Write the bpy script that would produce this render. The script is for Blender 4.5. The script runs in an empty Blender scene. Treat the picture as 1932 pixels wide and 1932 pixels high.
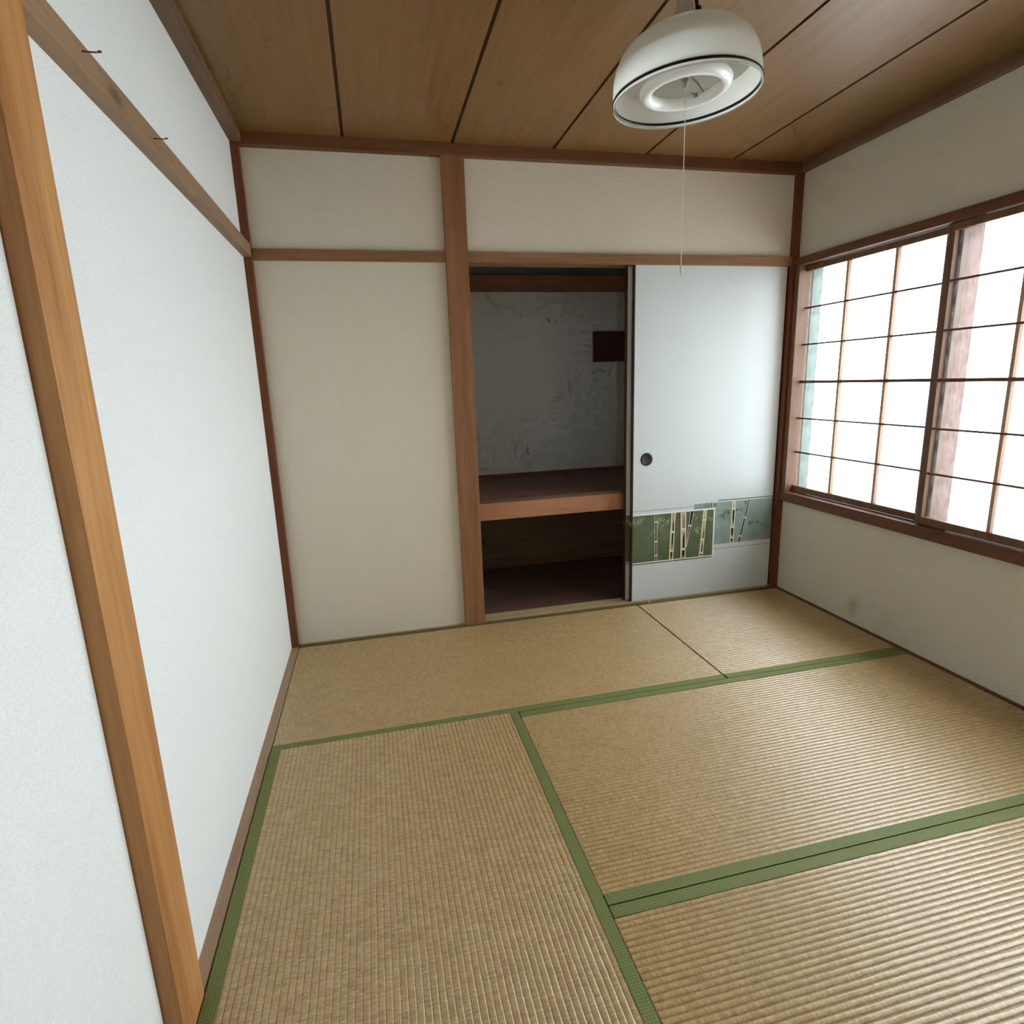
import bpy, bmesh, math, random
from mathutils import Vector, Matrix

scene = bpy.context.scene
COL = scene.collection
random.seed(7)

# ------------------------------------------------------------------ camera
cam_d = bpy.data.cameras.new('camera')
cam_d.sensor_fit = 'HORIZONTAL'
cam_d.sensor_width = 36.0
cam_d.lens = 36.0 * 1104.17 / 1932.0
cam_d.clip_start = 0.02
cam = bpy.data.objects.new('camera', cam_d)
COL.objects.link(cam)
YAW, PITCH, ROLL = 0.2264, 0.2177, -0.0342
fw = Vector((math.sin(YAW) * math.cos(PITCH), math.cos(YAW) * math.cos(PITCH), -math.sin(PITCH)))
rt = Vector((math.cos(YAW), -math.sin(YAW), 0))
up = rt.cross(fw)
rt2 = rt * math.cos(ROLL) + up * math.sin(ROLL)
up2 = up * math.cos(ROLL) - rt * math.sin(ROLL)
bk = -fw
cam.matrix_world = Matrix(((rt2.x, up2.x, bk.x, 0.4357), (rt2.y, up2.y, bk.y, -2.8311), (rt2.z, up2.z, bk.z, 1.2186), (0, 0, 0, 1)))
scene.camera = cam

# ------------------------------------------------------------------ world: an even overcast sky
world = bpy.data.worlds.new('overcast_sky')
scene.world = world
world.use_nodes = True
bg = world.node_tree.nodes['Background']
bg.inputs[0].default_value = (0.86, 0.955, 1.0, 1)
bg.inputs[1].default_value = 11.5

# daylight portal in the window opening (guides the sampling of the sky only)
def portal(loc, sx, sy, rot):
    d = bpy.data.lights.new('window_portal', 'AREA')
    d.shape = 'RECTANGLE'; d.size = sx; d.size_y = sy
    d.cycles.is_portal = True
    o = bpy.data.objects.new('window_portal', d)
    o.location = loc; o.rotation_euler = rot
    COL.objects.link(o)
portal((2.735, -1.32, 1.165), 1.22, 2.58, (0, math.pi / 2, 0))

scene.view_settings.view_transform = 'Standard'
scene.view_settings.look = 'None'
scene.view_settings.exposure = 0.0
scene.view_settings.gamma = 1.0
scene.view_settings.use_curve_mapping = False
scene.cycles.use_denoising = True
scene.cycles.max_bounces = 8
scene.cycles.diffuse_bounces = 5
scene.cycles.glossy_bounces = 2
scene.cycles.transmission_bounces = 4
scene.cycles.transparent_max_bounces = 16
scene.cycles.sample_clamp_indirect = 12.0
scene.cycles.use_adaptive_sampling = True
scene.cycles.adaptive_threshold = 0.09
scene.cycles.adaptive_min_samples = 12

# ------------------------------------------------------------------ materials
def lin(c):
    o = []
    for v in c[:3]:
        v /= 255.0
        o.append(v / 12.92 if v <= 0.04045 else ((v + 0.055) / 1.055) ** 2.4)
    return (o[0], o[1], o[2], 1.0)

class NT:
    def __init__(self, name):
        self.m = bpy.data.materials.new(name)
        self.m.use_nodes = True
        self.t = self.m.node_tree
        self.b = self.t.nodes['Principled BSDF']
        self.out = self.t.nodes['Material Output']
    def n(self, typ, **kw):
        nd = self.t.nodes.new(typ)
        for k, v in kw.items():
            if k.startswith('_'):
                setattr(nd, k[1:], v)
            else:
                nd.inputs[k.replace('__', ' ')].default_value = v
        return nd
    def l(self, a, b):
        self.t.links.new(a, b)
    def coord(self, scale=(1, 1, 1), rot=(0, 0, 0), loc=(0, 0, 0)):
        tc = self.n('ShaderNodeTexCoord')
        mp = self.n('ShaderNodeMapping')
        mp.inputs['Scale'].default_value = scale
        mp.inputs['Rotation'].default_value = rot
        mp.inputs['Location'].default_value = loc
        self.l(tc.outputs['Object'], mp.inputs['Vector'])
        return mp.outputs['Vector']
    def noise(self, vec, scale, detail=3, rough=0.55, dist=0.0):
        nd = self.n('ShaderNodeTexNoise')
        nd.inputs['Scale'].default_value = scale
        nd.inputs['Detail'].default_value = detail
        nd.inputs['Roughness'].default_value = rough
        nd.inputs['Distortion'].default_value = dist
        self.l(vec, nd.inputs['Vector'])
        return nd.outputs['Fac']
    def ramp(self, fac, stops):
        nd = self.n('ShaderNodeValToRGB')
        cr = nd.color_ramp
        while len(cr.elements) < len(stops):
            cr.elements.new(0.5)
        for e, (p, c) in zip(cr.elements, stops):
            e.position = p; e.color = c
        self.l(fac, nd.inputs['Fac'])
        return nd.outputs['Color']
    def mix(self, fac, a, b, mode='MIX'):
        nd = self.n('ShaderNodeMix', _data_type='RGBA', _blend_type=mode)
        for s, v in ((nd.inputs[0], fac), (nd.inputs[6], a), (nd.inputs[7], b)):
            if isinstance(v, (int, float)):
                s.default_value = v
            elif isinstance(v, tuple):
                s.default_value = v
            else:
                self.l(v, s)
        return nd.outputs[2]
    def math(self, op, a, b=0.0, c=0.0):
        nd = self.n('ShaderNodeMath', _operation=op)
        for s, v in zip(nd.inputs, (a, b, c)):
            if isinstance(v, (int, float)):
                s.default_value = v
            else:
                self.l(v, s)
        return nd.outputs[0]
    def bump(self, h, strength=0.3, dist=0.002):
        nd = self.n('ShaderNodeBump')
        nd.inputs['Strength'].default_value = strength
        nd.inputs['Distance'].default_value = dist
        self.l(h, nd.inputs['Height'])
        self.l(nd.outputs['Normal'], self.b.inputs['Normal'])
    def base(self, col, rough=0.6, spec=0.4):
        if isinstance(col, tuple):
            self.b.inputs['Base Color'].default_value = col
        else:
            self.l(col, self.b.inputs['Base Color'])
        self.b.inputs['Roughness'].default_value = rough
        self.b.inputs['Specular IOR Level'].default_value = spec
        return self.m

def flat(name, c, rough=0.6, spec=0.3):
    return NT(name).base(lin(c), rough, spec)

def wood(name, dark, light, axis=2, rough=0.55, grain=26.0, spec=0.35):
    t = NT(name)
    s = [1.0, 1.0, 1.0]
    s[axis] = 0.055
    v = t.coord(tuple(s))
    a = t.noise(v, grain, 4, 0.6, 0.6)
    f = t.noise(v, grain * 7, 3, 0.6, 0.0)
    big = t.noise(t.coord(), 2.6, 2, 0.5)
    k = t.math('ADD', t.math('MULTIPLY', a, 0.75), t.math('MULTIPLY', f, 0.25))
    col = t.ramp(k, [(0.30, lin(dark)), (0.68, lin(light))])
    col = t.mix(t.math('MULTIPLY', big, 0.55), col, lin([(p * 0.55 + q * 0.45) * 0.86 for p, q in zip(dark, light)]))
    ks = [3.2, 3.2, 3.2]; ks[axis] = 1.25
    vo = t.n('ShaderNodeTexVoronoi'); vo.inputs['Scale'].default_value = 1.6
    t.l(t.coord(tuple(ks), loc=(0.37, 0.11, 0.63)), vo.inputs['Vector'])
    kn = t.n('ShaderNodeMapRange'); kn.inputs['From Min'].default_value = 0.10; kn.inputs['From Max'].default_value = 0.03
    kn.inputs['To Max'].default_value = 0.75
    t.l(vo.outputs['Distance'], kn.inputs['Value'])
    col = t.mix(kn.outputs['Result'], col, lin([p * 0.45 for p in dark]))
    t.bump(k, 0.25, 0.001)
    return t.base(col, rough, spec)

def wallpaper(name, c, speck=0.06, stain=None):
    t = NT(name)
    v = t.coord((1, 1, 1))
    fib = t.noise(t.coord((1, 1, 2.6)), 190, 3, 0.65)
    fine = t.noise(v, 420, 2, 0.6)
    big = t.noise(v, 1.7, 3, 0.55)
    c0 = [x * (1 - speck) for x in c]
    col = t.ramp(fib, [(0.35, lin(c0)), (0.62, lin(c))])
    col = t.mix(t.math('MULTIPLY', big, 0.35), col, lin([c[0] * 0.985, c[1] * 0.965, c[2] * 0.92]))
    if stain:
        for (x, y, z, rad, s) in stain:
            tc = t.n('ShaderNodeTexCoord')
            d = t.n('ShaderNodeVectorMath', _operation='DISTANCE')
            wob = t.n('ShaderNodeTexNoise'); wob.inputs['Scale'].default_value = 14; wob.inputs['Detail'].default_value = 4
            t.l(tc.outputs['Object'], wob.inputs['Vector'])
            t.l(tc.outputs['Object'], d.inputs[0]); d.inputs[1].default_value = (x, y, z)
            m = t.math('SUBTRACT', 1.0, t.math('DIVIDE', d.outputs['Value'], rad))
            m = t.math('MULTIPLY', t.math('MAXIMUM', m, 0.0), t.math('MULTIPLY', t.math('POWER', wob.outputs['Fac'], 2.0), s * 4))
            col = t.mix(t.math('MINIMUM', m, 0.7), col, lin((86, 78, 62)))
    h = t.math('ADD', t.math('MULTIPLY', fib, 0.7), t.math('MULTIPLY', fine, 0.3))
    t.bump(h, 0.45, 0.0016)
    return t.base(col, 0.85, 0.2)

M = {}
M['paper_left'] = wallpaper('wallpaper_offwhite', (241, 243, 243))
M['paper_back'] = wallpaper('wallpaper_cream', (230, 222, 204))
M['paper_right'] = wallpaper('wallpaper_cream_stained', (213, 207, 189), stain=[(2.66, -0.56, 0.07, 0.05, 0.34), (2.66, -0.58, 0.11, 0.05, 0.16), (2.66, -0.80, 0.05, 0.30, 0.08)])
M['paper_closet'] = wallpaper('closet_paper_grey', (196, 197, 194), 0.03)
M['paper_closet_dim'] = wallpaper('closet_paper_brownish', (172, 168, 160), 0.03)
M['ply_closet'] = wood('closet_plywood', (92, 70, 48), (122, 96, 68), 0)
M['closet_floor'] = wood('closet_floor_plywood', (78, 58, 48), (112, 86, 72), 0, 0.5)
M['post_v'] = wood('pillar_wood', (126, 82, 54), (172, 122, 84), 2)
M['post_orange'] = wood('near_pillar_wood', (150, 90, 42), (218, 162, 102), 2, 0.5, 20)
M['trim_x'] = wood('trim_wood_x', (122, 86, 58), (166, 124, 88), 0)
M['trim_y'] = wood('trim_wood_y', (128, 98, 74), (176, 142, 110), 1)
M['trim_dark_v'] = wood('corner_post_wood', (96, 50, 28), (134, 78, 46), 2)
M['trim_dark_y'] = wood('window_wood_y', (84, 50, 36), (122, 80, 58), 1, 0.45)
M['trim_dark_z'] = wood('window_wood_z', (92, 64, 46), (136, 100, 72), 2, 0.45)
M['mold_x'] = wood('ceiling_mould_wood_x', (96, 58, 34), (136, 90, 56), 0)
M['mold_y'] = wood('ceiling_mould_wood_y', (98, 74, 56), (140, 110, 84), 1)
M['strip_y'] = wood('floor_strip_wood', (150, 118, 92), (190, 158, 126), 1)
M['threshold'] = wood('threshold_wood', (166, 142, 108), (196, 172, 136), 0, 0.5)
M['shelf_front'] = wood('shelf_rail_wood', (158, 106, 76), (192, 138, 102), 0, 0.55)
M['shelf_top'] = wood('shelf_board_wood', (84, 58, 46), (120, 88, 70), 0, 0.5)
M['upper_shelf'] = wood('upper_shelf_wood', (96, 58, 36), (136, 88, 56), 0, 0.5)
M['dark_board'] = wood('dark_red_board_wood', (52, 22, 16), (74, 34, 24), 0, 0.5)
M['groove'] = flat('ceiling_groove_wood', (74, 46, 26), 0.6)

def ceiling_mat():
    t = NT('ceiling_veneer')
    v = t.coord((1, 0.04, 1))
    a = t.noise(v, 40, 4, 0.6, 0.4)
    f = t.noise(v, 260, 2, 0.6)
    big = t.noise(t.coord((1.0, 0.8, 1)), 2.2, 3, 0.55, 0.6)
    k = t.math('ADD', t.math('MULTIPLY', a, 0.6), t.math('MULTIPLY', f, 0.4))
    col = t.ramp(k, [(0.32, lin((116, 80, 38))), (0.66, lin((144, 104, 56)))])
    col = t.mix(t.math('MULTIPLY', big, 0.3), col, lin((116, 82, 46)))
    t.bump(k, 0.12, 0.0006)
    return t.base(col, 0.44, 0.8)
M['ceiling'] = ceiling_mat()

def tatami_mat(name, along):
    # rush strands run across the ridges; 'along' is the axis the ridges follow
    t = NT(name)
    s = [1.0, 1.0, 1.0]
    s[1 - along] = 0.16
    strand = t.noise(t.coord(tuple(s)), 300, 1, 0.6)
    s2 = [1.0, 1.0, 1.0]; s2[1 - along] = 0.45
    clump = t.noise(t.coord(tuple(s2)), 60, 2, 0.6)
    big = t.noise(t.coord(), 2.4, 2, 0.6)
    k = t.math('ADD', t.math('MULTIPLY', strand, 0.72), t.math('MULTIPLY', clump, 0.28))
    col = t.ramp(k, [(0.30, lin((150, 118, 74))), (0.5, lin((180, 150, 103))), (0.70, lin((206, 180, 133)))])
    col = t.mix(t.math('MULTIPLY', big, 0.5), col, lin((166, 138, 92)))
    t.bump(strand, 0.35, 0.0010)
    return t.base(col, 0.30, 0.9)
M['rush_x'] = tatami_mat('woven_rush_x', 0)
M['rush_y'] = tatami_mat('woven_rush_y', 1)

def border_mat(name, c1, c2, c3):
    t = NT(name)
    ck = t.n('ShaderNodeTexChecker')
    ck.inputs['Scale'].default_value = 210
    t.l(t.coord((1, 1, 0.001), (0, 0, math.radians(45))), ck.inputs['Vector'])
    nz = t.noise(t.coord(), 300, 2, 0.6)
    big = t.noise(t.coord(), 5, 2, 0.5)
    col = t.mix(t.math('MULTIPLY', ck.outputs['Fac'], nz), lin(c1), lin(c2))
    col = t.mix(t.math('MULTIPLY', big, 0.3), col, lin(c3))
    t.bump(t.math('ADD', ck.outputs['Fac'], nz), 0.3, 0.0006)
    return t.base(col, 0.65, 0.3)
M['border'] = border_mat('green_border_cloth', (126, 132, 78), (66, 72, 34), (100, 106, 56))
M['border_shaded'] = border_mat('shaded_border_cloth', (112, 100, 58), (70, 60, 30), (92, 80, 44))  # same green cloth, with the shade at the back wall put into its colour

def pane_mat():
    # figured obscure glass: part of the light is scattered, part passes straight on
    t = NT('figured_window_glass')
    tr = t.n('ShaderNodeBsdfTranslucent'); tr.inputs['Color'].default_value = (0.96, 0.98, 1.0, 1)
    tp = t.n('ShaderNodeBsdfTransparent'); tp.inputs['Color'].default_value = (0.97, 0.99, 1.0, 1)
    gl = t.n('ShaderNodeBsdfGlossy'); gl.inputs['Roughness'].default_value = 0.25
    m1 = t.n('ShaderNodeMixShader'); m2 = t.n('ShaderNodeMixShader')
    fig = t.noise(t.coord((1, 1, 0.6)), 38, 1, 0.6, 0.0)
    mr = t.n('ShaderNodeMapRange'); mr.inputs['From Min'].default_value = 0.3; mr.inputs['From Max'].default_value = 0.7
    mr.inputs['To Min'].default_value = 0.93; mr.inputs['To Max'].default_value = 0.985
    t.l(fig, mr.inputs['Value'])
    t.l(mr.outputs['Result'], m1.inputs[0])
    t.l(tr.outputs[0], m1.inputs[1]); t.l(tp.outputs[0], m1.inputs[2])
    m2.inputs[0].default_value = 0.04
    t.l(m1.outputs[0], m2.inputs[1]); t.l(gl.outputs[0], m2.inputs[2])
    bp = t.n('ShaderNodeBump'); bp.inputs['Strength'].default_value = 0.5; bp.inputs['Distance'].default_value = 0.003
    t.l(fig, bp.inputs['Height']); t.l(bp.outputs['Normal'], gl.inputs['Normal'])
    t.l(m2.outputs[0], t.out.inputs['Surface'])
    return t.m
M['pane'] = pane_mat()

def shade_mat():
    t = NT('milky_plastic_shade')
    tr = t.n('ShaderNodeBsdfTranslucent'); tr.inputs['Color'].default_value = lin((246, 246, 240))
    mx = t.n('ShaderNodeMixShader'); mx.inputs[0].default_value = 0.62
    grime = t.noise(t.coord((1, 1, 3)), 9, 3, 0.6)
    t.base(t.ramp(grime, [(0.3, lin((232, 230, 220))), (0.7, lin((246, 245, 240)))]), 0.12, 0.5)
    t.l(t.b.outputs[0], mx.inputs[1]); t.l(tr.outputs[0], mx.inputs[2])
    t.l(mx.outputs[0], t.out.inputs['Surface'])
    return t.m
M['shade'] = shade_mat()
def clear_mat():
    t = NT('clear_plastic')
    tp = t.n('ShaderNodeBsdfTransparent')
    mx = t.n('ShaderNodeMixShader'); mx.inputs[0].default_value = 0.55
    t.base(lin((190, 186, 172)), 0.1, 0.5)
    t.l(t.b.outputs[0], mx.inputs[1]); t.l(tp.outputs[0], mx.inputs[2])
    t.l(mx.outputs[0], t.out.inputs['Surface'])
    return t.m
M['clear'] = clear_mat()
M['tube'] = flat('fluorescent_tube_glass', (246, 246, 246), 0.12, 0.5)
M['black_band'] = flat('black_band_plastic', (26, 20, 20), 0.35)
M['lamp_grey'] = flat('lamp_bracket_metal', (150, 148, 140), 0.4)
M['cord_white'] = flat('pull_cord_white', (230, 222, 200), 0.7)
M['black'] = flat('black_cable', (18, 15, 14), 0.5)
M['rust'] = flat('rusty_nail_iron', (112, 78, 58), 0.6)
M['straw'] = flat('pale_splinter', (226, 206, 164), 0.7)

def fusuma_paper():
    t = NT('fusuma_paper')
    a = t.noise(t.coord(), 160, 3, 0.6)
    b = t.noise(t.coord(), 3.0, 4, 0.6)
    sp = t.n('ShaderNodeTexVoronoi'); sp.inputs['Scale'].default_value = 9
    t.l(t.coord(), sp.inputs['Vector'])
    col = t.ramp(a, [(0.3, lin((200, 207, 208))), (0.7, lin((210, 217, 218)))])
    col = t.mix(t.math('MULTIPLY', b, 0.2), col, lin((204, 206, 200)))
    spot = t.math('LESS_THAN', sp.outputs['Distance'], 0.022)
    col = t.mix(t.math('MULTIPLY', spot, 0.55), col, lin((150, 142, 130)))
    t.bump(a, 0.1, 0.0005)
    return t.base(col, 0.55, 0.3)
M['fusuma'] = fusuma_paper()
M['fusuma_edge'] = flat('fusuma_lacquer_edge', (66, 36, 26), 0.35)
def print_mat(name, c, c2):
    t = NT(name)
    a = t.noise(t.coord(), 7, 4, 0.6, 0.4)
    f = t.noise(t.coord(), 380, 2, 0.5)
    col = t.ramp(t.math('ADD', t.math('MULTIPLY', a, 0.8), t.math('MULTIPLY', f, 0.2)), [(0.35, lin(c)), (0.65, lin(c2))])
    return t.base(col, 0.55, 0.3)
M['p_green'] = print_mat('print_moss_green', (84, 94, 66), (102, 112, 84))
M['p_grey'] = print_mat('print_grey_green', (122, 138, 128), (150, 166, 160))
M['p_cream'] = flat('print_cream_line', (238, 236, 216), 0.5)
M['p_tan'] = print_mat('print_bamboo_tan', (176, 152, 108), (214, 196, 156))
M['p_dark'] = flat('print_dark_ink', (34, 34, 26), 0.5)
M['p_brown'] = flat('print_brown_line', (150, 122, 110), 0.5)
M['p_leaf_pale'] = flat('print_pale_leaf', (138, 150, 118), 0.55)
M['p_leaf_dark'] = flat('print_dark_leaf', (92, 104, 94), 0.55)
M['p_white'] = flat('print_white_border', (236, 238, 236), 0.5)
M['pull_rim'] = flat('door_pull_dark_metal', (30, 28, 27), 0.4, 0.5)
M['pull_cup'] = flat('door_pull_cup_metal', (34, 32, 31), 0.5, 0.4)
M['pale_green_frame'] = flat('outer_frame_pale_green_paint', (100, 118, 110), 0.6)
M['pink_wood'] = wood('outer_mullion_pinkish_wood', (120, 84, 72), (150, 112, 100), 2)
M['bar_v'] = wood('glazing_bar_bloomed_wood', (170, 134, 112), (204, 170, 146), 2)  # pinkish wood made paler, the window's bloom is put into the colour
M['ground'] = flat('outdoor_pale_concrete', (212, 213, 211), 0.9)
M['plank'] = wood('subfloor_wood', (130, 96, 60), (168, 130, 88), 1)
M['plain_white'] = flat('plain_white_wall', (226, 223, 214), 0.85)

# ------------------------------------------------------------------ mesh helpers
def bm_box(bm, b, bev=0.0):
    x0, x1, y0, y1, z0, z1 = b
    vs = [bm.verts.new(v) for v in ((x0, y0, z0), (x1, y0, z0), (x1, y1, z0), (x0, y1, z0), (x0, y0, z1), (x1, y0, z1), (x1, y1, z1), (x0, y1, z1))]
    fs = [bm.faces.new([vs[i] for i in q]) for q in ((0, 3, 2, 1), (4, 5, 6, 7), (0, 1, 5, 4), (1, 2, 6, 5), (2, 3, 7, 6), (3, 0, 4, 7))]
    if bev > 0:
        es = list({e for f in fs for e in f.edges})
        bmesh.ops.bevel(bm, geom=es, offset=bev, segments=2, profile=0.6, affect='EDGES')

def link(name, bm, mat, parent=None, smooth=False, loc=None):
    me = bpy.data.meshes.new(name)
    bmesh.ops.recalc_face_normals(bm, faces=bm.faces[:])
    bm.to_mesh(me); bm.free()
    if smooth:
        for p in me.polygons:
            p.use_smooth = True
    me.materials.append(mat)
    o = bpy.data.objects.new(name, me)
    COL.objects.link(o)
    if parent is not None:
        o.parent = parent
    if loc is not None:
        o.location = loc
    return o

def boxes(name, bs, mat, parent=None, bev=0.0):
    """boxes in the parent's local space, or the world's when there is no parent"""
    bm = bmesh.new()
    for b in bs:
        bm_box(bm, b, bev)
    return link(name, bm, mat, parent)

def empty(name, loc=(0, 0, 0), rot=(0, 0, 0)):
    o = bpy.data.objects.new(name, None)
    o.empty_display_size = 0.1
    o.location = loc; o.rotation_euler = rot
    COL.objects.link(o)
    return o

def struct(o, label=None):
    o['kind'] = 'structure'
    if label:
        o['label'] = label
    return o

def tag(o, label, cat, group=None):
    o['label'] = label; o['category'] = cat
    if group:
        o['group'] = group
    return o

def wbox(o, b):
    """world box -> parent-local box"""
    l = o.location
    return (b[0] - l.x, b[1] - l.x, b[2] - l.y, b[3] - l.y, b[4] - l.z, b[5] - l.z)

def bm_lathe(bm, prof, seg=64, center=(0, 0, 0)):
    rings = []
    for r, z in prof:
        if r < 1e-5:
            rings.append([bm.verts.new((center[0], center[1], center[2] + z))])
        else:
            rings.append([bm.verts.new((center[0] + r * math.cos(2 * math.pi * i / seg), center[1] + r * math.sin(2 * math.pi * i / seg), center[2] + z)) for i in range(seg)])
    for a, b in zip(rings, rings[1:]):
        for i in range(seg):
            j = (i + 1) % seg
            if len(a) == 1 and len(b) == 1:
                continue
            if len(a) == 1:
                bm.faces.new((a[0], b[i], b[j]))
            elif len(b) == 1:
                bm.faces.new((a[i], a[j], b[0]))
            else:
                bm.faces.new((a[i], a[j], b[j], b[i]))

def bm_torus(bm, R, r, z, seg=72, rs=12, squash=1.0, t0=0.0, t1=2 * math.pi):
    closed = abs(t1 - t0 - 2 * math.pi) < 1e-6
    n = seg if closed else seg + 1
    rings = []
    for i in range(n):
        t = t0 + (t1 - t0) * i / seg
        c, s = math.cos(t), math.sin(t)
        rings.append([bm.verts.new(((R + r * math.cos(2 * math.pi * k / rs)) * c, (R + r * math.cos(2 * math.pi * k / rs)) * s, z + squash * r * math.sin(2 * math.pi * k / rs))) for k in range(rs)])
    for i in range(seg):
        a = rings[i]; b = rings[(i + 1) % n]
        for k in range(rs):
            m = (k + 1) % rs
            bm.faces.new((a[k], b[k], b[m], a[m]))
    if not closed:
        bm.faces.new(rings[0]); bm.faces.new(rings[-1][::-1])

def bm_tube(bm, pts, rad, rs=8):
    pts = [Vector(p) for p in pts]
    rads = rad if isinstance(rad, (list, tuple)) else [rad] * len(pts)
    rings = []
    for i, p in enumerate(pts):
        d = (pts[min(i + 1, len(pts) - 1)] - pts[max(i - 1, 0)]).normalized()
        a = Vector((1, 0, 0)) if abs(d.x) < 0.8 else Vector((0, 1, 0))
        u = d.cross(a).normalized(); v = d.cross(u)
        rings.append([bm.verts.new(p + (u * math.cos(2 * math.pi * k / rs) + v * math.sin(2 * math.pi * k / rs)) * rads[i]) for k in range(rs)])
    for a, b in zip(rings, rings[1:]):
        for k in range(rs):
            m = (k + 1) % rs
            bm.faces.new((a[k], a[m], b[m], b[k]))
    bm.faces.new(rings[0][::-1]); bm.faces.new(rings[-1])

# ------------------------------------------------------------------ room shell
XL, XR, HC = -0.033, 2.66, 2.245
YF = -2.66
struct(boxes('floor', [(-0.15, 2.8, YF - 2.6, 0.95, -0.12, -0.055)], M['plank']), 'timber subfloor under the tatami mats')
wl = struct(boxes('wall_left', [(-0.14, XL, YF, 0.0, -0.055, 2.28)], M['paper_left']), 'off-white papered wall on the left')
# near stretch of the left wall stands a little proud, with a rounded paper edge beside the pillar
boxes('wall_panel', [(XL - 0.004, XL + 0.003, YF, -1.8445, -0.02, 2.2)], M['paper_left'], wl, 0.0028)
struct(boxes('wall_back', [(-0.14, 0.87, 0.012, 0.10, -0.055, 2.28), (0.87, 2.80, 0.012, 0.10, 1.785, 2.28)], M['paper_back']), 'cream papered wall around the closet')
WY0, WY1, WZ0, WZ1 = -0.02, -2.62, 0.555, 1.775
struct(boxes('wall_right', [(XR, 2.72, YF, 0.03, -0.055, WZ0), (XR, 2.72, YF, 0.03, WZ1, 2.28),
                            (XR, 2.72, WY0, 0.03, WZ0, WZ1), (XR, 2.72, YF, WY1, WZ0, WZ1)], M['paper_right']), 'cream papered wall below and above the window')
struct(boxes('wall_front', [(1.80, 2.72, YF - 0.1, YF, -0.055, 2.28), (-0.14, 1.80, YF - 0.1, YF, 1.80, 2.28)], M['plain_white']), 'wall with the doorway the photo is taken from')
# the next room behind the doorway
struct(boxes('wall_next_room', [(-0.14, -0.04, YF - 2.6, YF - 0.1, -0.055, 2.28), (2.66, 2.72, YF - 2.6, YF - 0.1, -0.055, 2.28), (-0.14, 2.72, YF - 2.7, YF - 2.6, -0.055, 2.28)], M['plain_white']), 'plain walls of the room behind the doorway')

cl = struct(boxes('ceiling', [(-0.14, 2.72, YF - 2.7, 0.1, 2.2505, 2.30)], M['groove']), 'board ceiling with dark recessed joints')
seams = [-0.05, 0.410, 0.871, 1.332, 1.790, 2.252, 2.70]
for i in range(6):
    b = boxes('ceiling_board', [(seams[i] + 0.006, seams[i + 1] - 0.006, YF - 2.6, 0.05, HC, HC + 0.0055)], M['ceiling'], cl, 0.0012)

# pillars and trims
struct(boxes('trim_1', [(0.819, 0.922, -0.012, 0.105, -0.05, 2.215)], M['post_v'], None, 0.002), 'brown wooden pillar left of the closet opening')
struct(boxes('trim_2', [(-0.10, 0.0, -1.843, -1.730, -0.05, 2.30)], M['post_orange'], None, 0.002), 'orange-brown wooden pillar on the left wall, nearest the camera')
struct(boxes('trim_3', [(XL - 0.02, -0.002, -0.026, 0.03, -0.05, 2.205)], M['trim_dark_v'], None, 0.0015), 'dark corner post between left and back wall')
struct(boxes('trim_4', [(2.625, XR + 0.03, -0.018, 0.03, -0.05, 2.205)], M['trim_dark_v'], None, 0.0015), 'dark corner post between back and window wall')
struct(boxes('trim_5', [(XL - 0.02, 0.0, -1.730, -0.0265, 1.768, 1.818)], M['trim_y'], None, 0.002), 'wooden picture rail along the left wall')
struct(boxes('trim_6', [(-0.001, 0.819, -0.006, 0.04, 1.762, 1.807)], M['trim_x'], None, 0.0015), 'wooden rail across the left bay of the back wall')
kam = struct(boxes('trim_7', [(0.922, 2.625, -0.008, 0.0105, 1.762, 1.807), (0.922, 2.625, 0.0105, 0.105, 1.779, 1.807), (0.922, 2.625, 0.034, 0.043, 1.764, 1.780), (0.922, 2.625, 0.068, 0.105, 1.764, 1.780)], M['trim_x'], None), 'grooved wooden lintel over the closet doors')
struct(boxes('trim_8', [(XL - 0.02, 2.67, -0.022, 0.03, 2.197, 2.246)], M['mold_x'], None, 0.003), 'ceiling moulding on the back wall')
struct(boxes('trim_9', [(XL - 0.02, 0.012, YF, -0.0225, 2.205, 2.246)], M['mold_y'], None, 0.003), 'ceiling moulding on the left wall')
struct(boxes('trim_10', [(2.635, XR + 0.02, YF, -0.0225, 2.20, 2.246)], M['mold_y'], None, 0.003), 'ceiling moulding on the window wall')
struct(boxes('baseboard_left', [(XL - 0.01, -0.0015, -1.73, -0.027, -0.055, 0.002), (XL - 0.01, -0.0015, YF, -1.843, -0.055, 0.002)], M['strip_y'], None, 0.001), 'narrow wooden floor strip along the left wall')
struct(boxes('baseboard_right', [(2.6435, XR + 0.01, YF, -0.019, -0.055, 0.004)], M['trim_dark_y'], None, 0.001), 'narrow dark floor strip under the window wall')
struct(boxes('baseboard_back', [(0.0, 0.819, 0.0015, 0.02, -0.055, 0.002)], M['threshold'], None, 0.0005), 'thin floor strip under the back wall')
struct(boxes('trim_11', [(0.922, 2.625, 0.0015, 0.011, -0.055, 0.008), (0.922, 2.625, 0.034, 0.043, -0.055, 0.008), (0.922, 2.625, 0.068, 0.082, -0.055, 0.008), (0.922, 2.625, 0.011, 0.068, -0.055, 0.001)], M['threshold'], None), 'pale grooved threshold of the closet')

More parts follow.
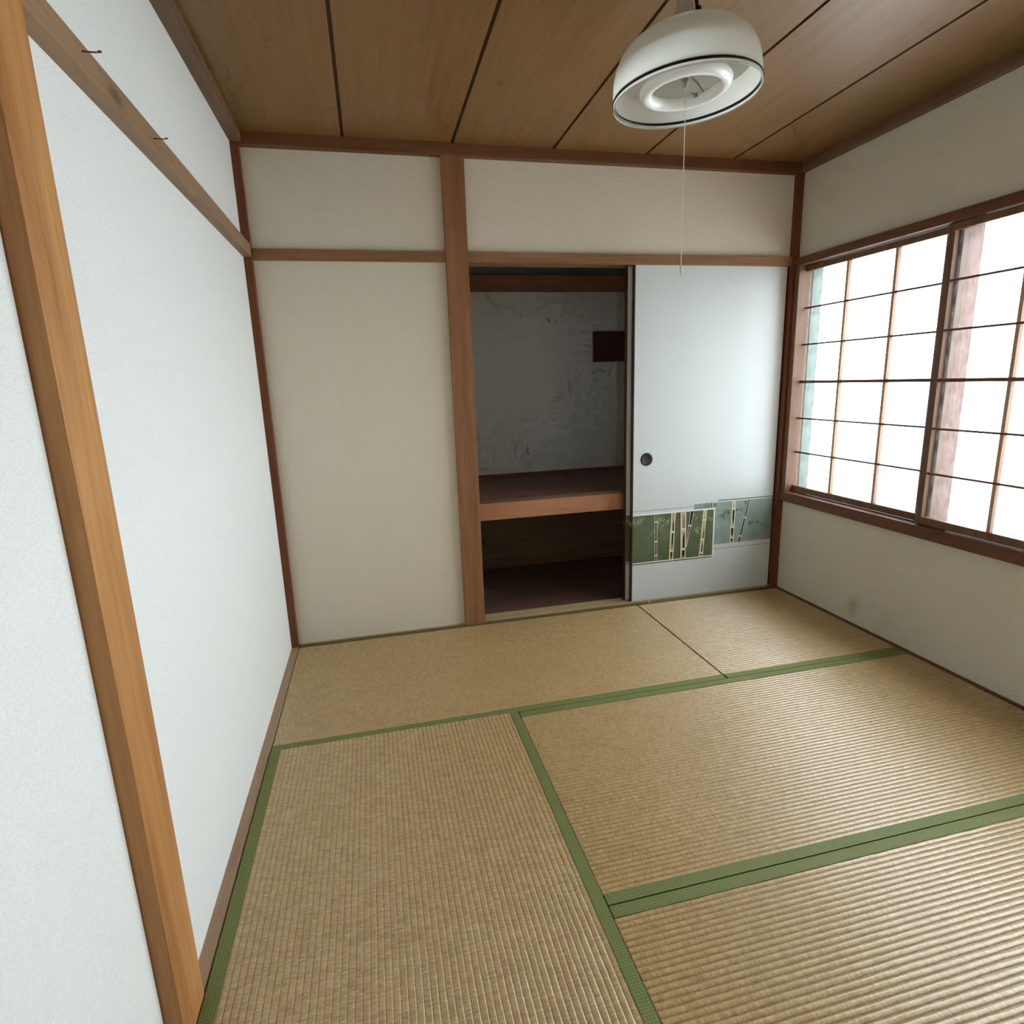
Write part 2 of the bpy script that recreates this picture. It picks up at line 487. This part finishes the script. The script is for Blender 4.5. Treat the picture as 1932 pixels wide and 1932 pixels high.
# ------------------------------------------------------------------ closet
DC = 0.85
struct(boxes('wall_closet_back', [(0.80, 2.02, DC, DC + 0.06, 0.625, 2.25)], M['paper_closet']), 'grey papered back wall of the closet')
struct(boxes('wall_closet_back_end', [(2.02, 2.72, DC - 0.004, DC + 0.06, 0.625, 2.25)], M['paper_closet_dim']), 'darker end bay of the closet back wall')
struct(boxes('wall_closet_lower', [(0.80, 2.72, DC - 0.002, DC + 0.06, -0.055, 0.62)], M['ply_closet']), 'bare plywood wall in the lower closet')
struct(boxes('wall_closet_left', [(0.80, 0.862, 0.105, DC, -0.055, 2.25)], M['paper_closet']), 'grey papered end wall of the closet, left')
struct(boxes('wall_closet_right', [(2.66, 2.72, 0.105, DC, -0.055, 2.25)], M['paper_closet']), 'grey papered end wall of the closet, right')
struct(boxes('ceiling_closet', [(0.80, 2.72, 0.10, DC + 0.06, 2.25, 2.28)], M['ply_closet']), 'plywood closet ceiling')
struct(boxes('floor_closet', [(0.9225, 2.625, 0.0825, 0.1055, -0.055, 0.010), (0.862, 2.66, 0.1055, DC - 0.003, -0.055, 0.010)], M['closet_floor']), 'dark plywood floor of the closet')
struct(boxes('trim_12', [(0.862, 2.66, DC - 0.016, DC - 0.003, 0.012, 0.028)], M['upper_shelf']), 'thin skirting strip at the back of the closet floor')

sh = tag(empty('closet_shelf', (1.76, 0.45, 0.515)), 'wide brown middle shelf dividing the open closet', 'shelf')
boxes('shelf_board', [wbox(sh, (0.8625, 2.6595, 0.082, DC - 0.005, 0.612, 0.628))], M['shelf_top'], sh, 0.001)
boxes('front_rail', [wbox(sh, (0.923, 2.6595, 0.1055 - 0.052 + 0.03, 0.0835 + 0.028, 0.522, 0.6275))], M['shelf_front'], sh, 0.002)
boxes('back_strip', [wbox(sh, (0.8625, 2.6595, DC - 0.018, DC - 0.0055, 0.6285, 0.643))], M['upper_shelf'], sh)
us = tag(empty('upper_closet_shelf', (1.76, 0.70, 1.756)), 'narrow high shelf at the top of the open closet', 'shelf')
boxes('shelf_board', [wbox(us, (0.8625, 2.6595, 0.590, DC - 0.005, 1.758, 1.775))], M['upper_shelf'], us)
boxes('front_rail', [wbox(us, (0.8625, 2.6595, 0.556, 0.590, 1.757, 1.806))], M['upper_shelf'], us, 0.0015)

bd = tag(empty('wall_board', (1.975, DC - 0.006, 1.327)), 'small dark red-brown board on the closet back wall', 'board')
boxes('board_face', [wbox(bd, (1.853, 2.10, DC - 0.012, DC - 0.0045, 1.329, 1.519))], M['dark_board'], bd, 0.001)

# ------------------------------------------------------------------ sliding doors (fusuma)
def poly(bm, pts, y):
    bm.faces.new([bm.verts.new((x, y, z)) for x, z in pts])

def stalk_parts(parent, layer, top, bot, w, nodes, core, line, ln=0.0022):
    """a printed bamboo stalk: body, pale outlines and node rings, in door-local x/z"""
    (x0, z0), (x1, z1) = top, bot
    dx, dz = x1 - x0, z1 - z0
    L = math.hypot(dx, dz); nx, nz = -dz / L, dx / L
    if nx < 0: nx, nz = -nx, -nz
    def at(t, o): return (x0 + dx * t + nx * o, z0 + dz * t + nz * o)
    w0, w1 = w
    bm = bmesh.new()
    poly(bm, [at(0, -w0), at(0, w0), at(1, w1), at(1, -w1)], -layer * 0.0003)
    body = link('bamboo_stalk', bm, core, parent)
    bm = bmesh.new()
    y = -(layer + 2) * 0.0003
    for s in (-1, 1):
        poly(bm, [at(0, s * w0 - ln), at(0, s * w0 + ln), at(1, s * w1 + ln), at(1, s * w1 - ln)], y)
    for t in nodes:
        ww = w0 + (w1 - w0) * t + 0.004
        h = 0.0035 / L
        poly(bm, [at(t - h, -ww), at(t - h, ww), at(t + h, ww), at(t + h, -ww)], y)
    link('stalk_outline', bm, line, parent)
    return at

def ink(parent, layer, at, t0, t1, o0, o1, mat):
    bm = bmesh.new()
    poly(bm, [at(t0, o0), at(t0, o1), at((t0 * 0.3 + t1 * 0.7), o1 * 0.9), at(t1, (o0 + o1) / 2), at((t0 * 0.5 + t1 * 0.5), o0)], -layer * 0.0003)
    link('ink_shading', bm, mat, parent)

def leaves(parent, layer, c, n, size, ang0, spread, mat, seed):
    rnd = random.Random(seed)
    bm = bmesh.new()
    for i in range(n):
        a = math.radians(ang0 + spread * (i / max(1, n - 1) - 0.5) + rnd.uniform(-8, 8))
        ox = c[0] + rnd.uniform(-1, 1) * size * 0.7; oz = c[1] + rnd.uniform(-0.5, 0.5) * size * 0.6
        Lf = size * rnd.uniform(0.6, 1.15); wd = Lf * 0.10
        ux, uz = math.cos(a), math.sin(a)
        P = [(0, 0), (0.3, 1), (0.6, 0.8), (1, 0), (0.6, -0.8), (0.3, -1)]
        poly(bm, [(ox + ux * Lf * p - uz * wd * q, oz + uz * Lf * p + ux * wd * q) for p, q in P], -(layer + 0.1 * i) * 0.0003)
    link('leaf_cluster', bm, mat, parent)

def make_fusuma(loc, label):
    f = empty('fusuma_door', loc)
    tag(f, label, 'sliding door', 'closet fusuma doors')
    Wd, Hd, Td = 0.874, 1.757, 0.020
    x0, z0 = 1.750, 0.006                       # local = world minus (x0, z0)
    def q(x, z): return (x - x0, z - z0)
    bm = bmesh.new(); bm_box(bm, (0.007, Wd - 0.007, 0, Td, 0.002, Hd)); link('panel', bm, M['fusuma'], f)
    for a, b in ((0.0, 0.007), (Wd - 0.007, Wd)):
        bm = bmesh.new(); bm_box(bm, (a, b, -0.0015, Td + 0.0015, 0.0, Hd), 0.001); link('edge_stile', bm, M['fusuma_edge'], f)
    # round scalloped pull
    bm = bmesh.new()
    cx, cz = q(1.833, 0.797)
    n = 96
    R = [0.0335 + 0.0022 * abs(math.cos(6 * 2 * math.pi * i / n)) for i in range(n)]
    ring = lambda k, y, c=0: [bm.verts.new((cx + (R[i] * k + c) * math.cos(2 * math.pi * i / n), y, cz + (R[i] * k + c) * math.sin(2 * math.pi * i / n))) for i in range(n)]
    r0, r1, r2 = ring(1.0, -0.0002), ring(0.97, -0.0022), ring(0.80, -0.0022)
    for a, b in ((r0, r1), (r1, r2)):
        for i in range(n): bm.faces.new((a[i], a[(i + 1) % n], b[(i + 1) % n], b[i]))
    hp = link('door_pull', bm, M['pull_rim'], f, True)
    bm = bmesh.new()
    prof = [(0.0285, -0.0020), (0.0275, -0.0012), (0.0260, -0.0006), (0.0, -0.0004)]
    rings = [[bm.verts.new((cx + r * math.cos(2 * math.pi * i / 48), y, cz + r * math.sin(2 * math.pi * i / 48))) for i in range(48)] if r > 0 else [bm.verts.new((cx, y, cz))] for r, y in prof]
    for a, b in zip(rings, rings[1:]):
        for i in range(48):
            if len(b) == 1: bm.faces.new((a[i], a[(i + 1) % 48], b[0]))
            else: bm.faces.new((a[i], a[(i + 1) % 48], b[(i + 1) % 48], b[i]))
    link('pull_cup', bm, M['pull_cup'], hp, True)
    # printed pictures
    E = 0.0003
    def rect(name, xa, xb, za, zb, layer, mat, parent=f):
        bm = bmesh.new(); a = q(xa, za); b = q(xb, zb)
        poly(bm, [(a[0], a[1]), (b[0], a[1]), (b[0], b[1]), (a[0], b[1])], -layer * E)
        return link(name, bm, mat, parent)
    # right-hand grey-green picture
    pB = rect('printed_picture', 2.121, 2.6165, 0.288, 0.5305, 1, M['p_grey'])
    # left-hand moss-green picture with its white border
    wbd = rect('picture_border', 1.7575, 2.2515, 0.2225, 0.5005, 3, M['p_white'])
    pA = rect('printed_picture', 1.7575, 2.2435, 0.228, 0.4925, 4, M['p_green'])
    rect('printed_line', 1.7575, 2.241, 0.2165, 0.2205, 3, M['p_dark'])
    rect('printed_line', 2.268, 2.6165, 0.5375, 0.5415, 1, M['p_dark'])
    rect('printed_line', 1.7575, 2.112, 0.5160, 0.5185, 1, M['p_brown'])
    rect('printed_line', 2.249, 2.6165, 0.2605, 0.2632, 1, M['p_brown'])
    # stalks on the moss-green picture
    zt, zb = 0.4925, 0.228
    a = stalk_parts(pA, 6, q(1.892, zt), q(1.897, zb), (0.0055, 0.0055), [0.16, 0.58, 0.88], M['p_dark'], M['p_cream'], 0.0013)
    a = stalk_parts(pA, 6, q(1.997, zt), q(1.988, zb), (0.0105, 0.0105), [0.40, 0.81], M['p_tan'], M['p_cream'])
    ink(pA, 8, a, 0.44, 0.76, -0.002, 0.0075, M['p_dark']); ink(pA, 8, a, 0.84, 0.99, -0.003, 0.007, M['p_dark']); ink(pA, 8, a, 0.38, 0.14, 0.0, 0.008, M['p_dark'])
    a = stalk_parts(pA, 9, q(2.110, zt), q(2.078, 0.29), (0.0100, 0.0012), [0.40], M['p_dark'], M['p_cream'], 0.0013)
    a = stalk_parts(pA, 12, q(2.055, zt), q(2.061, zb), (0.0145, 0.0135), [0.365, 0.80], M['p_tan'], M['p_cream'])
    ink(pA, 14, a, 0.34, 0.03, -0.004, 0.010, M['p_brown']); ink(pA, 14, a, 0.77, 0.40, -0.002, 0.010, M['p_dark']); ink(pA, 14, a, 0.83, 0.99, -0.006, 0.010, M['p_dark'])
    a = stalk_parts(pA, 6, q(2.190, zt), q(2.172, zb), (0.0085, 0.0095), [0.21, 0.63, 0.93], M['p_tan'], M['p_cream'])
    ink(pA, 8, a, 0.61, 0.36, 0.001, 0.007, M['p_dark']); ink(pA, 8, a, 0.90, 0.68, -0.001, 0.007, M['p_dark']); ink(pA, 8, a, 0.94, 0.99, -0.004, 0.005, M['p_dark'])
    for c, s, an, sp, k, n in (((1.790, 0.474), 0.045, -60, 80, 1, 9), ((1.768, 0.466), 0.035, -115, 50, 2, 6), ((1.950, 0.462), 0.045, -140, 60, 3, 8), ((1.925, 0.432), 0.036, -120, 60, 4, 7),
                               ((1.880, 0.402), 0.026, -110, 40, 5, 5), ((2.128, 0.392), 0.038, -50, 60, 6, 7), ((2.150, 0.47), 0.034, -100, 80, 7, 6), ((2.215, 0.455), 0.030, -70, 60, 8, 5)):
        leaves(pA, 4.6, q(*c), n, s, an, sp, M['p_leaf_pale'], k)
    # stalks on the grey-green picture
    zt, zb = 0.5305, 0.288
    a = stalk_parts(pB, 1.8, q(2.369, zt), q(2.364, zb), (0.0090, 0.0100), [0.18, 0.62, 0.88], M['p_tan'], M['p_cream'])
    ink(pB, 2.4, a, 0.22, 0.58, -0.004, 0.007, M['p_dark']); ink(pB, 2.4, a, 0.65, 0.86, -0.007, 0.007, M['p_dark']); ink(pB, 2.4, a, 0.90, 0.995, -0.005, 0.006, M['p_dark'])
    stalk_parts(pB, 1.8, q(2.464, zt), q(2.412, zb), (0.0042, 0.0060), [0.42, 0.86], M['p_dark'], M['p_cream'], 0.0008)
    stalk_parts(pB, 1.8, q(2.228, zt), q(2.228, 0.501), (0.0040, 0.0040), [], M['p_dark'], M['p_cream'], 0.0008)
    for c, s, an, sp, k, n in (((2.205, 0.522), 0.028, -150, 50, 11, 7), ((2.245, 0.524), 0.020, -50, 50, 12, 4), ((2.335, 0.474), 0.030, -150, 60, 13, 9), ((2.305, 0.455), 0.028, -130, 60, 14, 7),
                               ((2.392, 0.484), 0.028, -45, 50, 15, 7), ((2.475, 0.402), 0.026, -60, 80, 16, 8), ((2.520, 0.397), 0.022, -60, 90, 17, 7), ((2.455, 0.521), 0.026, -120, 120, 18, 7), ((2.56, 0.385), 0.016, -70, 60, 19, 4)):
        leaves(pB, 1.3, q(*c), n, s, an, sp, M['p_leaf_dark'], k)
    return f

make_fusuma((1.750, 0.0125, 0.006), 'white fusuma door with bamboo pictures and round dark pull, in front')
make_fusuma((1.725, 0.0455, 0.006), 'second fusuma door behind the first, only its left edge strip showing')

# ------------------------------------------------------------------ tatami mats
def make_mat(name, x0, x1, y0, y1, along, label, z=0.0, depth=0.0058, wall_side=None):
    """along = 0: ridges and border cloth run along x, 1: along y"""
    o = tag(empty(name, ((x0 + x1) / 2, (y0 + y1) / 2, -0.055)), label, 'tatami mat', 'tatami mats covering the floor')
    g = 0.0018
    hx, hy = (x1 - x0) / 2 - g, (y1 - y0) / 2 - g
    zt = 0.055 + z
    bw = 0.032
    bm = bmesh.new(); bm_box(bm, (-hx, hx, -hy, hy, 0.0005, zt - 0.007), 0.001)
    link('core', bm, M['rush_x' if along == 0 else 'rush_y'], o)
    rnd = random.Random(name + label)
    half_w, half_l = (hy, hx) if along == 0 else (hx, hy)
    wv = half_w - bw + 0.002
    pitch = 0.0152
    n = int(round(2 * wv / pitch)); pitch = 2 * wv / n
    prof = [(0.0, -depth), (0.07, -depth * 0.42), (0.22, -depth * 0.06), (0.5, 0.0), (0.78, -depth * 0.06), (0.93, -depth * 0.42)]
    cross = [(-wv + (i + t) * pitch, h) for i in range(n) for t, h in prof] + [(wv, -depth)]
    ns = int(half_l * 2 / 0.03)
    verts, faces = [], []
    jit = [[rnd.uniform(-0.0006, 0.0006) for _ in range(n + 1)] for _ in range(ns + 1)]
    hj = [[rnd.uniform(-0.0005, 0.0003) for _ in range(n + 1)] for _ in range(ns + 1)]
    nc = len(cross)
    for s in range(ns + 1):
        l = -half_l + 2 * half_l * s / ns
        for c, (w, h) in enumerate(cross):
            r = c // 6
            ww = max(-wv, min(wv, w + jit[s][r]))
            hh = h + (hj[s][r] if c % 6 else 0.0)
            verts.append((l, ww, zt + hh) if along == 0 else (ww, l, zt + hh))
    for s in range(ns):
        for c in range(nc - 1):
            a = s * nc + c
            faces.append((a, a + nc, a + nc + 1, a + 1))
    me = bpy.data.meshes.new('rush_surface')
    me.from_pydata(verts, [], faces)
    bm = bmesh.new(); bm.from_mesh(me); bpy.data.meshes.remove(me)
    link('rush_surface', bm, M['rush_x' if along == 0 else 'rush_y'], o, True)
    for s in (-1, 1):
        a, b = sorted((s * half_w, s * (half_w - bw)))
        box = (-half_l, half_l, a, b, 0.004, zt + 0.0012) if along == 0 else (a, b, -half_l, half_l, 0.004, zt + 0.0012)
        bm = bmesh.new(); bm_box(bm, box, 0.0012)
        link('border_cloth', bm, M['border_shaded' if s == wall_side else 'border'], o)
    return o

X1, X2, Y1, Y2, Y3 = 0.8836, 1.7702, -0.8822, -1.7536, -2.64
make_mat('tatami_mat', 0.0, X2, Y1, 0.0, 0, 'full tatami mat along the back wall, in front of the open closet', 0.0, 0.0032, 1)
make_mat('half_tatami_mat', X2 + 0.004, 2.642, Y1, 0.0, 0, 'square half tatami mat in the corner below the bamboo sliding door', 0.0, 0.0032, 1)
make_mat('tatami_mat', 0.0, X1, Y3, Y1, 1, 'long tatami mat lying lengthwise along the left wall', 0.004, 0.0026)
make_mat('tatami_mat', X1, 2.642, Y2, Y1, 0, 'middle tatami mat below the window, shining in the daylight')
make_mat('tatami_mat', X1, 2.642, Y3, Y2, 0, 'tatami mat nearest the camera on the window side')

# ------------------------------------------------------------------ window
win = empty('window_1', (XR, -0.88, WZ0))
struct(win, 'row of wooden sliding sashes with small obscure glass panes, the nearest sash added for light')
def wpart(name, bs, mat, bev=0.0015, parent=None):
    return boxes(name, [wbox(win, b) for b in bs], mat, parent or win, bev)
wpart('window_sill', [(2.636, 2.80, -2.65, -0.0185, 0.520, 0.572)], M['trim_dark_y'])
wpart('window_head', [(2.636, 2.80, -2.65, -0.0185, 1.757, 1.796)], M['trim_dark_y'])
wpart('window_jamb', [(2.640, 2.722, -0.052, -0.0190, 0.5725, 1.7565)], M['trim_dark_z'])
wpart('window_jamb', [(2.640, 2.80, -2.65, -2.605, 0.5725, 1.7565)], M['trim_dark_z'])
wpart('sill_track', [(2.679, 2.683, -2.605, -0.052, 0.572, 0.576)], M['trim_dark_y'], 0)

ROWS = [0.608, 0.793, 0.977, 1.170, 1.362, 1.547, 1.728]
pane_mesh = {}
def sash(xc, ya, yb, cols, lst, rst):
    """ya > yb: glass from ya to yb, cols inner bar positions"""
    th = 0.013
    s = wpart('sash', [(xc - th, xc + th, ya, ya + lst, 0.5765, 1.7545), (xc - th, xc + th, yb - rst, yb, 0.5765, 1.7545),
                       (xc - th, xc + th, yb, ya, 0.5765, ROWS[0]), (xc - th, xc + th, yb, ya, ROWS[-1], 1.7545)], M['trim_dark_z'], 0.001)
    for y in cols:
        wpart('glazing_bar', [(xc - 0.009, xc + 0.008, y - 0.0070, y + 0.0070, ROWS[0], ROWS[-1])], M['bar_v'], 0.001, s)
    for i, z in enumerate(ROWS[1:-1]):
        h = 0.0070 if i == 2 else 0.0040
        wpart('glazing_bar', [(xc - 0.010, xc + 0.006, yb, ya, z - h, z + h)], M['trim_dark_y'], 0.001, s)
    ys = [ya] + cols + [yb]
    for i in range(len(ys) - 1):
        for j in range(6):
            key = (round(ys[i] - ys[i + 1], 4), round(ROWS[j + 1] - ROWS[j], 4))
            cy, cz = (ys[i] + ys[i + 1]) / 2, (ROWS[j] + ROWS[j + 1]) / 2
            if key not in pane_mesh:
                me = bpy.data.meshes.new('pane')
                a, b = key[0] / 2, key[1] / 2
                me.from_pydata([(0, -a, -b), (0, a, -b), (0, a, b), (0, -a, b)], [], [(0, 1, 2, 3)])
                me.materials.append(M['pane'])
                pane_mesh[key] = me
            p = bpy.data.objects.new('pane', pane_mesh[key])
            COL.objects.link(p); p.parent = s
            p.location = (xc + 0.009 - win.location.x, cy - win.location.y, cz - win.location.z)
    return s
sash(2.697, -0.050, -0.862, [-0.322, -0.594], 0.024, 0.034)
sash(2.665, -0.886, -1.712, [-1.162, -1.437], 0.026, 0.040)
sash(2.697, -1.745, -2.565, [-2.018, -2.292], 0.040, 0.036)  # added sash out of view, lets more daylight onto the left wall

# outer frame seen dimly through the glass
of = struct(empty('window_2', (2.80, -0.88, 0.50)), 'outer window frame seen dimly through the obscure glass')
def opart(name, b, mat):
    return boxes(name, [wbox(of, b)], mat, of, 0.002)
opart('outer_reveal', (2.7225, 2.782, -0.056, -0.020, 0.5725, 1.7565), M['pale_green_frame'])
opart('outer_mullion', (2.7115, 2.785, -0.894, -0.80, 0.5725, 1.7565), M['pink_wood'])
opart('outer_sill', (2.801, 2.90, -2.65, -0.0185, 0.50, 0.55), M['pale_green_frame'])

# ------------------------------------------------------------------ pendant lamp
LX, LY, LZ = 1.300, -1.262, 1.936
lamp = empty('pendant_lamp', (LX, LY, LZ), (0, -math.atan(0.052), 0))
tag(lamp, 'milky dome pendant lamp with black rim band and ring tube, hanging from the ceiling', 'pendant lamp')
prof = [(0.186, -0.010), (0.187, 0.0), (0.1865, 0.020), (0.184, 0.045), (0.178, 0.070), (0.167, 0.092), (0.150, 0.111), (0.126, 0.126), (0.097, 0.137), (0.066, 0.144), (0.030, 0.147)]
bm = bmesh.new()
bm_lathe(bm, prof, 96)
link('shade', bm, M['shade'], lamp, True)
bm = bmesh.new(); bm_torus(bm, 0.1858, 0.0020, -0.010, 96, 8); link('shade_lip', bm, M['clear'], lamp, True)
bm = bmesh.new(); bm_lathe(bm, [(0.1872, -0.0030), (0.1885, -0.002), (0.1885, 0.0025), (0.1872, 0.0035)], 96); link('rim_band', bm, M['black_band'], lamp, True)
bm = bmesh.new(); bm_lathe(bm, [(0.1828, 0.0035), (0.1815, 0.0025), (0.1815, -0.002), (0.1828, -0.0030)], 96); link('rim_band', bm, M['black_band'], lamp, True)
bm = bmesh.new(); bm_torus(bm, 0.101, 0.0165, 0.018); tube = link('ring_tube', bm, M['tube'], lamp, True)
bm = bmesh.new()
for k in range(4):
    t = math.pi * k / 4 + 0.3
    bm_tube(bm, [(0.058 + 0.010 * math.cos(t), 0.052 + 0.010 * math.sin(t), 0.030), (0.062, 0.056, 0.024), (0.068 - 0.010 * math.cos(t), 0.062 - 0.010 * math.sin(t), 0.018)], [0.001, 0.004, 0.001], 6)
link('tube_socket', bm, M['lamp_grey'], tube)
# reflector plate and bracket
bm = bmesh.new(); bm_lathe(bm, [(0.0, 0.060), (0.10, 0.060), (0.165, 0.050), (0.168, 0.053), (0.10, 0.064), (0.0, 0.064)], 64); link('reflector', bm, M['shade'], lamp, True)
bm = bmesh.new()
for k in range(3):
    t = 2 * math.pi * k / 3 + 0.5
    bm_tube(bm, [(0.012 * math.cos(t), 0.012 * math.sin(t), 0.050), (0.06 * math.cos(t), 0.06 * math.sin(t), 0.040), (0.090 * math.cos(t), 0.090 * math.sin(t), 0.026)], 0.003)
bm_lathe(bm, [(0.0, 0.036), (0.016, 0.036), (0.018, 0.058), (0.0, 0.058)], 24)
link('tube_bracket', bm, M['lamp_grey'], lamp)
bm = bmesh.new(); bm_lathe(bm, [(0.0, 0.018), (0.006, 0.018), (0.008, 0.036), (0.0, 0.036)], 16); link('switch', bm, M['lamp_grey'], lamp, True)
# top hardware
bm = bmesh.new(); bm_lathe(bm, [(0.038, 0.1505), (0.034, 0.165), (0.022, 0.200), (0.014, 0.225), (0.011, 0.225), (0.019, 0.200), (0.030, 0.165), (0.034, 0.1505)], 24); link('hanger_cone', bm, M['clear'], lamp, True)
bm = bmesh.new(); bm_lathe(bm, [(0.0, 0.146), (0.040, 0.146), (0.040, 0.1515), (0.0, 0.1515)], 32); link('top_cap', bm, M['lamp_grey'], lamp)
bm = bmesh.new(); bm_tube(bm, [(0.040, 0.0, 0.150), (0.041, 0.004, 0.18), (0.038, 0.006, 0.215), (0.022, 0.004, 0.25), (-0.008, 0.0, 0.272), (-0.016, 0, 0.308)], 0.0045); link('cable', bm, M['black'], lamp, True)
bm = bmesh.new(); bm_tube(bm, [(0.041, 0.003, 0.172), (0.041, 0.003, 0.20)], 0.008); link('cable_plug', bm, M['black'], lamp, True)
bm = bmesh.new(); bm_lathe(bm, [(0.0, 0.285), (0.045, 0.285), (0.050, 0.307), (0.0, 0.307)], 32); link('ceiling_rose', bm, M['tube'], lamp)
bm = bmesh.new(); bm_tube(bm, [(0, 0, 0.22), (-0.010, 0, 0.288)], 0.004); link('hanger_rod', bm, M['lamp_grey'], lamp)
# the pull cord hangs plumb although the lamp tilts
tl = math.atan(0.052)
bm = bmesh.new(); bm_tube(bm, [(0, 0, 0.020)] + [(-math.sin(tl) * d, 0, -math.cos(tl) * d) for d in (0.05, 0.2, 0.42)], 0.0011, 6)
pc = link('pull_cord', bm, M['cord_white'], lamp, True)
ex, ez = -math.sin(tl) * 0.42, -math.cos(tl) * 0.42
bm = bmesh.new(); bm_lathe(bm, [(0.0, 0.004), (0.003, 0.003), (0.0045, -0.004), (0.0030, -0.012), (0.0042, -0.016), (0.0035, -0.022), (0.0, -0.023)], 12, (ex, 0, ez)); link('pull_knob', bm, M['cord_white'], pc, True)

# ------------------------------------------------------------------ small things
def nail(y, z, label):
    o = tag(empty('bent_nail', (0.0, y, z)), label, 'nail', 'bent nails on the left rail')
    bm = bmesh.new()
    bm_tube(bm, [(-0.012, 0, 0), (0.018, 0, 0), (0.027, 0, 0.0005)], [0.0014, 0.0014, 0.0010])
    link('shank', bm, M['rust'], o, True)
    bm = bmesh.new()
    bm_lathe(bm, [(0.0, 0.001), (0.0032, 0.001), (0.0032, -0.0006), (0.0, -0.0006)], 12, (0.0275, 0, 0.0015))
    link('nail_head', bm, M['rust'], o)
nail(-1.535, 1.802, 'rusty nail in the left rail, close to the near pillar')
nail(-1.187, 1.793, 'rusty nail in the left rail, farther from the near pillar')
bm = bmesh.new(); bm_tube(bm, [(0, 0, 0.0025), (0.004, 0.004, 0.004), (0.006, 0.010, 0.012), (0.006, 0.012, 0.018)], [0.0015, 0.0022, 0.002, 0.001], 6)
tag(link('splinter', bm, M['straw'], None, False, (1.842, -0.024, 0.0)), 'tiny pale straw splinter on the half mat before the sliding door', 'splinter')

# ------------------------------------------------------------------ outdoors
struct(boxes('ground_outside', [(2.95, 30, -30, 30, -3.2, -3.0)], M['ground']), 'grey ground outside, below the window')

struct(boxes('wall_added_wing', [(2.72, 5.2, -3.15, -3.0, -3.0, 2.7)], M['trim_dark_z']), 'unseen wall added outside to cut sky light on the sliding door')  # added out of view to block oblique sky light on the fusuma
struct(boxes('roof_added_eave', [(2.72, 3.00, -3.0, 1.0, 2.20, 2.30)], M['trim_dark_y']), 'unseen eave added outside to cut steep sky light')  # added overhang out of view, holds back high sky light at the window
